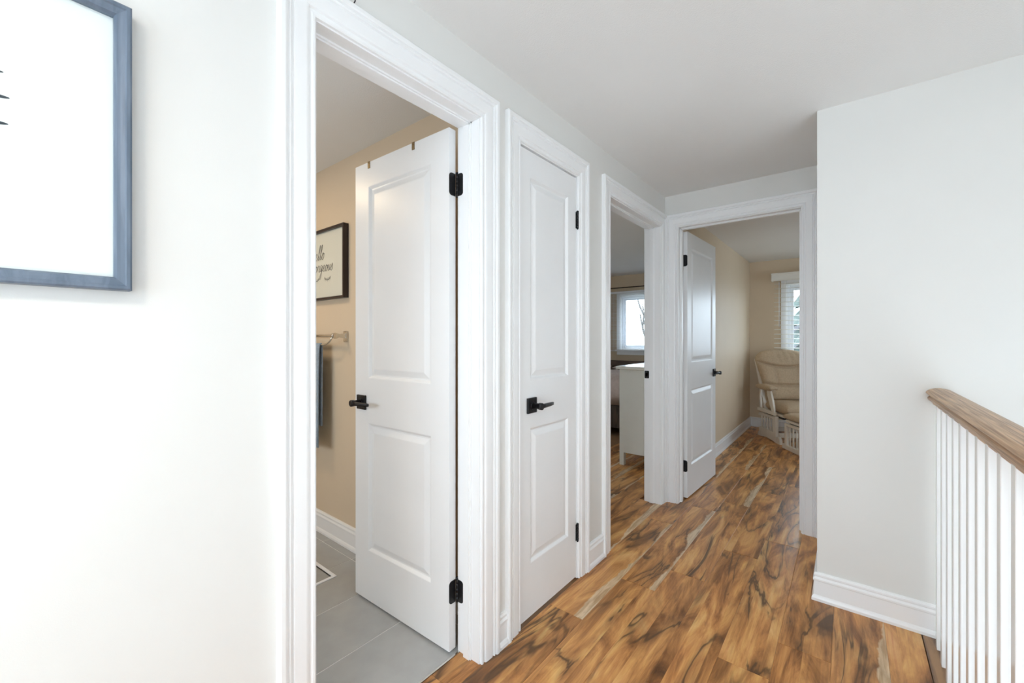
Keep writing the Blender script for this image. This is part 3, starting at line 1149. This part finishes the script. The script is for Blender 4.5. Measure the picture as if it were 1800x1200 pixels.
# ================================================================ bathroom things
bp_ = tag(empty('lettered_print', (-2.555, YB, 1.715)), 'cream hand-lettered print with a closed eye, dark frame, on the bathroom wall', 'picture')
hw, hh, fd = .222, .222, .034
prof = [(0, 0), (0, fd), (-.012, fd), (-.014, fd - .004), (-.014, .004)]
rs = []
for sx, sz in ((-1, -1), (1, -1), (1, 1), (-1, 1), (-1, -1)):
    rs.append([(sx * (hw + a), -o_, sz * (hh + a)) for a, o_ in prof])
MB().rings(rs, cap=False, smooth=False).build('frame', M['espresso'], bp_)
MB().box(-hw + .01, hw - .01, -.014, -.006, -hh + .01, hh - .01).build('print', M['cream'], bp_)
# cursive strokes
GL = {
    'h': ([(0, .1), (.18, .6), (.26, 1.0), (.18, 1.05), (.12, .6), (.1, 0), (.16, .3), (.3, .48), (.36, .3), (.36, .05), (.48, .02)], .46),
    'e': ([(0, .1), (.2, .26), (.3, .42), (.2, .5), (.1, .3), (.14, .05), (.3, .0), (.42, .12)], .40),
    'l': ([(0, .1), (.2, .6), (.28, 1.0), (.2, 1.08), (.13, .7), (.13, .1), (.2, 0), (.32, .1)], .30),
    'o': ([(0, .15), (.16, .46), (.06, .3), (.1, .05), (.24, 0), (.34, .25), (.24, .48), (.16, .44), (.3, .38), (.42, .42)], .40),
    'g': ([(.32, .44), (.16, .5), (.06, .3), (.12, .05), (.26, .1), (.34, .46), (.32, 0), (.26, -.5), (.12, -.56), (.1, -.4), (.3, -.05), (.44, .12)], .42),
    'r': ([(0, .1), (.14, .45), (.18, .52), (.26, .44), (.34, .42), (.3, .1), (.38, .0), (.46, .1)], .42),
    'u': ([(0, .2), (.08, .46), (.08, .1), (.18, 0), (.3, .14), (.34, .46), (.34, .1), (.44, .04)], .44),
    's': ([(0, .1), (.16, .36), (.22, .52), (.24, .3), (.28, .1), (.16, -.02), (.06, .04)], .30),
}
def write(txt, x0, z0, size, th=.0022):
    ink = MB()
    cx = x0
    for ch in txt:
        pts, adv = GL[ch]
        P = [Vector((cx + (a + .22 * b) * size, -.0150, z0 + b * size)) for a, b in pts]
        # smooth the stroke
        Q = []
        for i in range(len(P) - 1):
            p0, p1, p2, p3 = P[max(i - 1, 0)], P[i], P[i + 1], P[min(i + 2, len(P) - 1)]
            for s in (0, .33, .66):
                Q.append(.5 * ((2 * p1) + (p2 - p0) * s + (2 * p0 - 5 * p1 + 4 * p2 - p3) * s * s + (3 * p1 - p0 - 3 * p2 + p3) * s ** 3))
        Q.append(P[-1])
        for a, b in zip(Q[:-1], Q[1:]):
            d = b - a
            if d.length < 1e-6:
                continue
            nrm = Vector((-d.z, 0, d.x)).normalized() * th * (.45 + .55 * abs(d.normalized().z))
            e = d.normalized() * th * .3
            ink.poly([a - e + nrm, b + e + nrm, b + e - nrm, a - e - nrm])
        cx += adv * size
    ink.build('lettering', M['ink'], bp_)
write('hello', -.205, .038, .085)
write('gorgeous', -.205, -.040, .082)
def arc(ink, cx, cz, rx, rz, a0, a1, th, n=14):
    pts = [Vector((cx + rx * math.cos(a0 + (a1 - a0) * i / n), -.0150, cz + rz * math.sin(a0 + (a1 - a0) * i / n))) for i in range(n + 1)]
    for a, b in zip(pts[:-1], pts[1:]):
        d = (b - a).normalized()
        nrm = Vector((-d.z, 0, d.x)) * th
        ink.poly([a + nrm, b + nrm, b - nrm, a - nrm])
for cx in (-.150, -.002):
    ink = MB()
    arc(ink, cx, -.080, .036, .017, PI, 2 * PI, .0022)
    arc(ink, cx, -.076, .036, .012, PI, 2 * PI, .001)
    for k in range(5):
        a = math.radians(205 + 32 * k)
        p = Vector((cx + .036 * math.cos(a), -.0150, -.080 + .017 * math.sin(a)))
        q = p + Vector((.012 * math.cos(a), 0, -.014))
        d = (q - p).normalized()
        nrm = Vector((-d.z, 0, d.x)) * .001
        ink.poly([p + nrm, q + nrm * .3, q - nrm * .3, p - nrm])
    ink.build('closed_eye', M['ink'], bp_)
MB().box(-hw + .012, hw - .012, -.0205, -.0185, -hh + .012, hh - .012).build('pane', M['glass'], bp_)

tb = tag(empty('towel_bar', (-2.355, YB, 1.262)), 'brushed nickel double towel bar on the bathroom wall beside the door', 'towel bar')
MB().bevbox(-.020, .020, -.012, 0, -.036, .030, .003).build('wall_plate', M['chrome'], tb)
mb = MB()
mb.rings([[(-.012, -.008, -.014), (.012, -.008, -.014), (.012, -.008, .016), (-.012, -.008, .016)], [(-.010, -.05, -.008), (.008, -.05, -.008), (.008, -.05, .012), (-.010, -.05, .012)],
          [(-.016, -.074, -.016), (.014, -.074, -.016), (.014, -.074, .018), (-.016, -.074, .018)]], smooth=False)
mb.build('bracket', M['chrome'], tb)
MB().tube([(-.012, -.062, .002), (-.03, -.062, .002), (-.60, -.062, .002)], .0085, 10).build('bar', M['chrome'], tb)
MB().tube([(-.028, -.062, .002), (-.034, -.062, .002), (-.046, -.062, .002), (-.052, -.062, .002)], [.011, .0150, .0150, .011], 10).build('collar', M['chrome'], tb)
pts = []
for i in range(9):
    a = PI / 2 * i / 8
    pts.append((-.052 - .085 * (1 - math.cos(a)) , -.062 - .012 * math.sin(a), .0 - .052 * math.sin(a)))
pts.append((-.60, -.074, -.054))
MB().tube(pts, .0055, 10).build('lower_bar', M['chrome'], tb)

# towel over the lower bar
tw = tag(empty('hand_towel', (-2.72, YB - .0740, 1.2105)), 'blue-grey towel hanging from the lower towel bar', 'towel')
def sheet(w_, zb_front, zb_back, seed):
    mb = MB()
    nx = 18
    path = [(.012, zb_back), (.013, zb_back * .5), (.012, -.03), (.010, 0), (.005, .008), (0, .0095), (-.005, .008), (-.010, 0), (-.013, -.04), (-.014, zb_front * .35), (-.015, zb_front * .7), (-.015, zb_front)]
    rs = []
    for i in range(nx + 1):
        u = -1 + 2 * i / nx
        fold = .004 * math.sin(u * 7 + seed) + .0015 * math.sin(u * 15 + 1)
        outer_ = [(u * w_ / 2, p - fold * min(1, abs(z_) * 6), z_) for p, z_ in path]
        inner_ = [(u * w_ / 2, p + (.004 if p < 0 else -.004) - fold * min(1, abs(z_) * 6), z_ - (.004 if abs(p) < .006 else 0)) for p, z_ in path[::-1]]
        rs.append(outer_ + inner_)
    mb.rings(rs)
    return mb
sheet(.40, -.63, -.50, 1).build('towel_cloth', M['towel'], tw)
mb = MB().box(-.201, .201, -.0245, -.0215, -.565, -.545)
mb.build('woven_band', M['towel'], tw)

vc = tag(empty('floor_vent', (-2.235, .985, 0)), 'flush floor vent with a white rim set in the grey bathroom tiles', 'vent')
hw_, hl_ = .145, .145
mb = MB()
for (a, b, c, d) in ((-hw_, hw_, -hl_, -hl_ + .018), (-hw_, hw_, hl_ - .018, hl_), (-hw_, -hw_ + .018, -hl_ + .018, hl_ - .018), (hw_ - .018, hw_, -hl_ + .018, hl_ - .018)):
    mb.bevbox(a, b, c, d, 0, .005, .0015)
mb.build('rim', M['vinyl'], vc)
MB().box(-hw_ + .026, hw_ - .018, -hl_ + .018, hl_ - .026, 0, .002).build('vent_plate', M['ventin'], vc)
MB().box(-hw_ + .018, hw_ - .018, -hl_ + .018, hl_ - .018, 0, .0008).build('slot', M['black'], vc)

# ceiling pot light of the bathroom (warm)
pl = tag(empty('ceiling_light', (-2.75, .42, H)), 'round warm recessed ceiling light of the bathroom, out of sight', 'ceiling light')
MB().rings([[(r_ * math.cos(2 * PI * j / 24), r_ * math.sin(2 * PI * j / 24), z_) for j in range(24)] for r_, z_ in ((.095, 0), (.095, -.006), (.075, -.010), (.070, -.004))], smooth=True, cap=False).build('trim_ring', M['vinyl'], pl)
MB().poly([(.072 * math.cos(2 * PI * j / 24), .072 * math.sin(2 * PI * j / 24), -.004) for j in range(24)]).build('diffuser', M['bulb'], pl)
BL = area('bathroom_lamp', (-2.75, .42, H - .02), (0, 0, 0), .22, .22, 8.5, (1.0, .76, .48), shape='DISK')


ll = tag(empty('flush_ceiling_lamp', (LAMP[0], LAMP[1], H)), 'round flush ceiling lamp over the landing, above the picture', 'ceiling light')
MB().rings([[(r_ * math.cos(2 * PI * j / 28), r_ * math.sin(2 * PI * j / 28), z_) for j in range(28)] for r_, z_ in ((.19, 0), (.19, -.03), (.175, -.045), (.165, -.045), (.165, -.02))], cap=False).build('rim', M['vinyl'], ll)
MB().rings([[(r_ * math.cos(2 * PI * j / 28), r_ * math.sin(2 * PI * j / 28), z_) for j in range(28)] for r_, z_ in ((.165, -.045), (.15, -.075), (.10, -.095), (.02, -.102))]).build('diffuser', M['opal'], ll)

# ================================================================ bedroom (door 3): dresser and bed
dr = tag(empty('dresser', (-1.515, 3.90, 0)), 'pale grey-white chest of drawers with a glossy top, seen end-on through the third doorway', 'dresser')
dw, dl = .255, 1.30   # half depth in x, length in y
mb = MB()
mb.box(-dw, dw, 0, .018, .125, .945)
mb.box(-dw, dw, dl - .018, dl, .125, .945)
mb.box(-dw, dw, .018, dl - .018, .155, .175)
mb.box(dw - .008, dw, .018, dl - .018, .155, .945)
mb.box(-dw + .0, -dw + .02, .018, dl - .018, .130, .175)
mb.build('body', M['dresser'], dr)
MB().bevbox(-dw - .030, dw + .012, -.024, dl + .024, .945, .975, .004).build('top', M['dtop'], dr)
for (xx, yy) in ((-dw, 0), (dw - .045, 0), (-dw, dl - .045), (dw - .045, dl - .045)):
    MB().box(xx, xx + .045, yy, yy + .045, 0, .1252).build('leg', M['dresser'], dr)
for r in range(3):
    for c in range(2):
        y0 = .022 + c * (dl - .04) / 2
        z0 = .182 + r * .253
        dw_ = MB().bevbox(-dw - .004, -dw + .2, y0 + .004, y0 + (dl - .04) / 2 - .004, z0, z0 + .245, .002).build('drawer', M['dresser'], dr)
        MB().tube([(-dw - .004, y0 + dl * .24, z0 + .125), (-dw - .016, y0 + dl * .24, z0 + .125), (-dw - .022, y0 + dl * .24, z0 + .125), (-dw - .030, y0 + dl * .24, z0 + .125)], [.007, .007, .015, .011], 10).build('knob', M['dresser'], dw_)

bd = tag(empty('bed', (-3.05, 5.0, 0)), 'bed with blush bedding and a dark wooden frame, behind the dresser', 'bed')
hw_ = .85
mb = MB()
mb.bevbox(-hw_, hw_, 0, .05, .10, .40, .006)
mb.bevbox(-hw_, -hw_ + .04, .05, 1.66, .14, .40, .005)
mb.bevbox(hw_ - .04, hw_, .05, 1.66, .14, .40, .005)
mb.build('bed_frame', M['bedwood'], bd)
for (xx, yy) in ((-hw_ + .01, .0), (hw_ - .07, .0), (-hw_ + .01, 1.58), (hw_ - .07, 1.58)):
    MB().box(xx, xx + .06, yy + .001, yy + .06, 0, .11).build('leg', M['bedwood'], bd)
MB().bevbox(-hw_ - .03, hw_ + .06, 1.66, 1.74, 0, .875, .012).build('headboard', M['headboard'], bd)
MB().bevbox(-hw_ + .045, hw_ - .045, .055, 1.65, .30, .60, .04).build('mattress', M['sheet'], bd)
mb = MB()
rs = []
nn = 30
for i in range(nn + 1):
    u = -1 + 2 * i / nn
    xx = u * (hw_ + .015)
    wob = .012 * math.sin(9 * u) + .008 * math.sin(23 * u + 1)
    f_ = .018 * math.sin(14 * u + .5)
    rs.append([(xx, -.020 + f_, .40), (xx, -.03 + f_ * .6, .55), (xx, -.015, .69 + wob), (xx, .06, .745 + wob), (xx, .5, .765 + wob * 1.3), (xx, 1.1, .755 + wob), (xx, 1.2, .72), (xx, 1.2, .60), (xx, .06, .60), (xx, .0, .45)])
mb.rings(rs)
mb.build('duvet', M['linen'], bd)


def cushion(name, mat, parent, mapf, nu=24, nv=16, th=.06, p=5.0, seam=None, back=.5):
    """pillow sheet: mapf(u,v,t)->xyz, u,v in [-1,1], t = thickness offset (front +, back -)"""
    mb = MB()
    def tt(u, v):
        e = max(0.0, 1 - abs(u) ** p) ** .5 * max(0.0, 1 - abs(v) ** p) ** .5
        return e * th * (seam(u, v) if seam else 1)
    idx = {}
    for s in (1, -1):
        for i in range(nu + 1):
            for j in range(nv + 1):
                u, v = -1 + 2 * i / nu, -1 + 2 * j / nv
                u, v = math.sin(u * PI / 2) * .35 + u * .65, math.sin(v * PI / 2) * .35 + v * .65
                edge = i in (0, nu) or j in (0, nv)
                if s == -1 and edge:
                    idx[s, i, j] = idx[1, i, j]
                    continue
                idx[s, i, j] = len(mb.v)
                mb.v.append(tuple(mapf(u, v, tt(u, v) * (1 if s == 1 else -back))))
        for i in range(nu):
            for j in range(nv):
                mb.f.append([idx[s, i, j], idx[s, i + 1, j], idx[s, i + 1, j + 1], idx[s, i, j + 1]])
                mb.sm.append(True)
    return mb.build(name, mat, parent)


for s in (-1, 1):
    pw = tag(empty('bed_pillow', (-3.05 + s * .40, 6.44, .755)), 'blush pillow on the %s half of the bed, leaning on the headboard' % ('left' if s < 0 else 'right'), 'pillow')
    cushion('pillow_case', M['linen'], pw, lambda u, v, t: (u * .33, v * .19 + .0, .022 + t), 14, 10, .045, 3.5, back=.5)

# ================================================================ glider chair and ottoman (end room)
TH = math.radians(33)
gl_ = tag(empty('glider_chair', (-.505, 6.185, 0), TH), 'tan cushioned glider chair with a cream wooden frame in the corner of the far room', 'chair')


def backmap(u, v, t):
    z = .47 + (v + 1) / 2 * .64
    wv = .245 + .115 * ((v + 1) / 2) ** 1.1
    if v > .55:
        k = (v - .55) / .45
        wv *= (1 - .30 * k * k)
    zz = z - .035 * (u * u) * max(0, v) ** 2
    return (u * wv, .175 + .27 * (z - .47) - t, zz)


def backseam(u, v):
    z = .47 + (v + 1) / 2 * .64
    s1 = .885 + .085 * u * u     # bowl shaped seam under the headrest
    s2 = .655 + .02 * u * u
    f_ = 1.0
    for s in (s1, s2):
        f_ *= 1 - .55 * math.exp(-((z - s) / .016) ** 2)
    for ut in (-.42, .42):
        if s2 < z < s1:
            f_ *= 1 - .22 * math.exp(-((u - ut) / .05) ** 2)
    if z > s1:
        f_ *= 1.12 + .05 * math.sin(u * 26 + z * 12) * max(0, (z - s1) * 8)
    return f_


cushion('back_cushion', M['fabric'], gl_, backmap, 44, 64, .085, 6, backseam, .45)
cushion('seat_cushion', M['fabric'], gl_, lambda u, v, t: (u * .265, -.055 + v * .265, .400 + t * 1.0), 26, 26, .075, 7,
        lambda u, v: 1 - .25 * math.exp(-((u * u + v * v) / .02)), .8)
mb = MB()
mb.box(-.27, .27, -.28, .20, .315, .340)
for s in (-1, 1):
    mb.quadbox([(s * .24, .17, .34), (s * .275, .17, .34), (s * .275, .20, .34), (s * .24, .20, .34), (s * .29, .32, .98), (s * .325, .32, .98), (s * .325, .35, .98), (s * .29, .35, .98)])
mb.quadbox([(-.29, .30, .90), (.29, .30, .90), (.29, .325, .90), (-.29, .325, .90), (-.30, .325, 1.0), (.30, .325, 1.0), (.30, .35, 1.0), (-.30, .35, 1.0)])
mb.build('seat_frame', M['cwood'], gl_)
MB().box(-.25, .25, -.22, .20, .285, .315).build('glide_mechanism', M['black'], gl_)
for s in (-1, 1):
    # arm: flat board with padded top
    ar = MB().bevbox(s * .315 - .028, s * .315 + .028, -.22, .20, .615, .635, .006).build('armrest', M['cwood'], gl_)
    cushion('arm_pad', M['fabric'], ar, lambda u, v, t: (s * .318 + u * .052, -.01 + v * .235, .640 + t * 1.0), 10, 20, .036, 4, None, .9)
    # curved front arm support (flat S board)
    pts = [(-.090, .645, .034), (-.105, .60, .052), (-.128, .55, .060), (-.160, .49, .060), (-.195, .43, .050), (-.222, .385, .038), (-.235, .345, .028)]
    rs = [[(s * .318 - .011, y_ - w_, z_), (s * .318 + .011, y_ - w_, z_), (s * .318 + .011, y_ + w_, z_), (s * .318 - .011, y_ + w_, z_)] for y_, z_, w_ in pts]
    MB().rings(rs, smooth=False).build('arm_support', M['cwood'], gl_)
    rs = [[(s * .318 - .011, y_ - .018, z_), (s * .318 + .011, y_ - .018, z_), (s * .318 + .011, y_ + .018, z_), (s * .318 - .011, y_ + .018, z_)] for y_, z_ in ((.16, .62), (.175, .5), (.16, .345))]
    MB().rings(rs, smooth=False).build('arm_support', M['cwood'], gl_)
    MB().bevbox(s * .318 - .018, s * .318 + .018, -.275, .235, .325, .365, .004).build('side_rail', M['cwood'], gl_)
    # glide base: bottom rail, front post, curved top, spindles
    MB().bevbox(s * .30 - .016, s * .30 + .016, -.215, .235, .055, .115, .004).build('base_rail', M['cwood'], gl_)
    MB().bevbox(s * .30 - .018, s * .30 + .018, -.285, -.205, .03, .315, .005).build('front_post', M['cwood'], gl_)
    mb = MB()
    rs = [[(s * .30 - .014, y_, z0), (s * .30 + .014, y_, z0), (s * .30 + .014, y_, z1), (s * .30 - .014, y_, z1)] for y_, z0, z1 in ((.25, .262, .272), (.235, .258, .296), (.18, .268, .304), (.0, .275, .305), (-.205, .275, .305))]
    mb.rings(rs, smooth=False)
    mb.build('top_rail', M['cwood'], gl_)
    for k, yy in enumerate((.17, .085, 0, -.085, -.155)):
        MB().tube([(s * .30, yy, .11), (s * .30, yy, .28)], .0095, 8).build('spindle', M['cwood'], gl_)
    # foot: curved runner in front
    rs = [[(s * .30 - .016, y_, z0), (s * .30 + .016, y_, z0), (s * .30 + .016, y_, z1), (s * .30 - .016, y_, z1)] for y_, z0, z1 in ((.26, 0, .05), (.20, 0, .06), (.0, .02, .06), (-.21, .01, .06), (-.29, 0, .075), (-.345, 0, .085), (-.385, 0, .06), (-.395, 0, .03))]
    MB().rings(rs, smooth=False).build('foot', M['cwood'], gl_)
MB().bevbox(-.284, .284, -.27, -.235, .06, .115, .004).build('cross_rail', M['cwood'], gl_)
MB().bevbox(-.284, .284, .18, .215, .06, .115, .004).build('cross_rail', M['cwood'], gl_)

for ch in list(gl_.children):
    if ch.name.split('.')[0] in ('armrest', 'arm_support', 'side_rail', 'base_rail', 'front_post', 'top_rail', 'spindle', 'foot', 'cross_rail'):
        for q in [ch] + list(ch.children):
            for v_ in q.data.vertices:
                v_.co.y = v_.co.y * .80 + .055

ot = tag(empty('ottoman', (-.300, 5.60, 0), TH), 'tan cushioned gliding footstool with a cream slatted base, in front of the glider chair', 'ottoman')
cushion('cushion', M['fabric'], ot, lambda u, v, t: (u * .225, v * .185, .365 + t + .0), 22, 20, .05, 6, lambda u, v: 1 - .2 * math.exp(-((u * u + v * v) / .03)), .6)
MB().bevbox(-.20, .20, -.16, .16, .305, .335, .004).build('seat_frame', M['cwood'], ot)
for s in (-1, 1):
    MB().bevbox(s * .20 - .015, s * .20 + .015, -.205, .205, .0, .055, .005).build('base_rail', M['cwood'], ot)
    MB().bevbox(s * .20 - .013, s * .20 + .013, -.16, .16, .265, .295, .004).build('top_rail', M['cwood'], ot)
    for yy in (-.135, .135):
        MB().bevbox(s * .20 - .014, s * .20 + .014, yy - .022, yy + .022, .05, .27, .004).build('post', M['cwood'], ot)
    for yy in (-.065, 0, .065):
        MB().tube([(s * .20, yy, .05), (s * .20, yy, .27)], .009, 8).build('spindle', M['cwood'], ot)
    MB().box(s * .165 - .01, s * .165 + .01, -.12, .12, .29, .306).build('glide_mechanism', M['black'], ot)
MB().bevbox(-.186, .186, -.02, .02, .012, .05, .004).build('cross_rail', M['cwood'], ot)
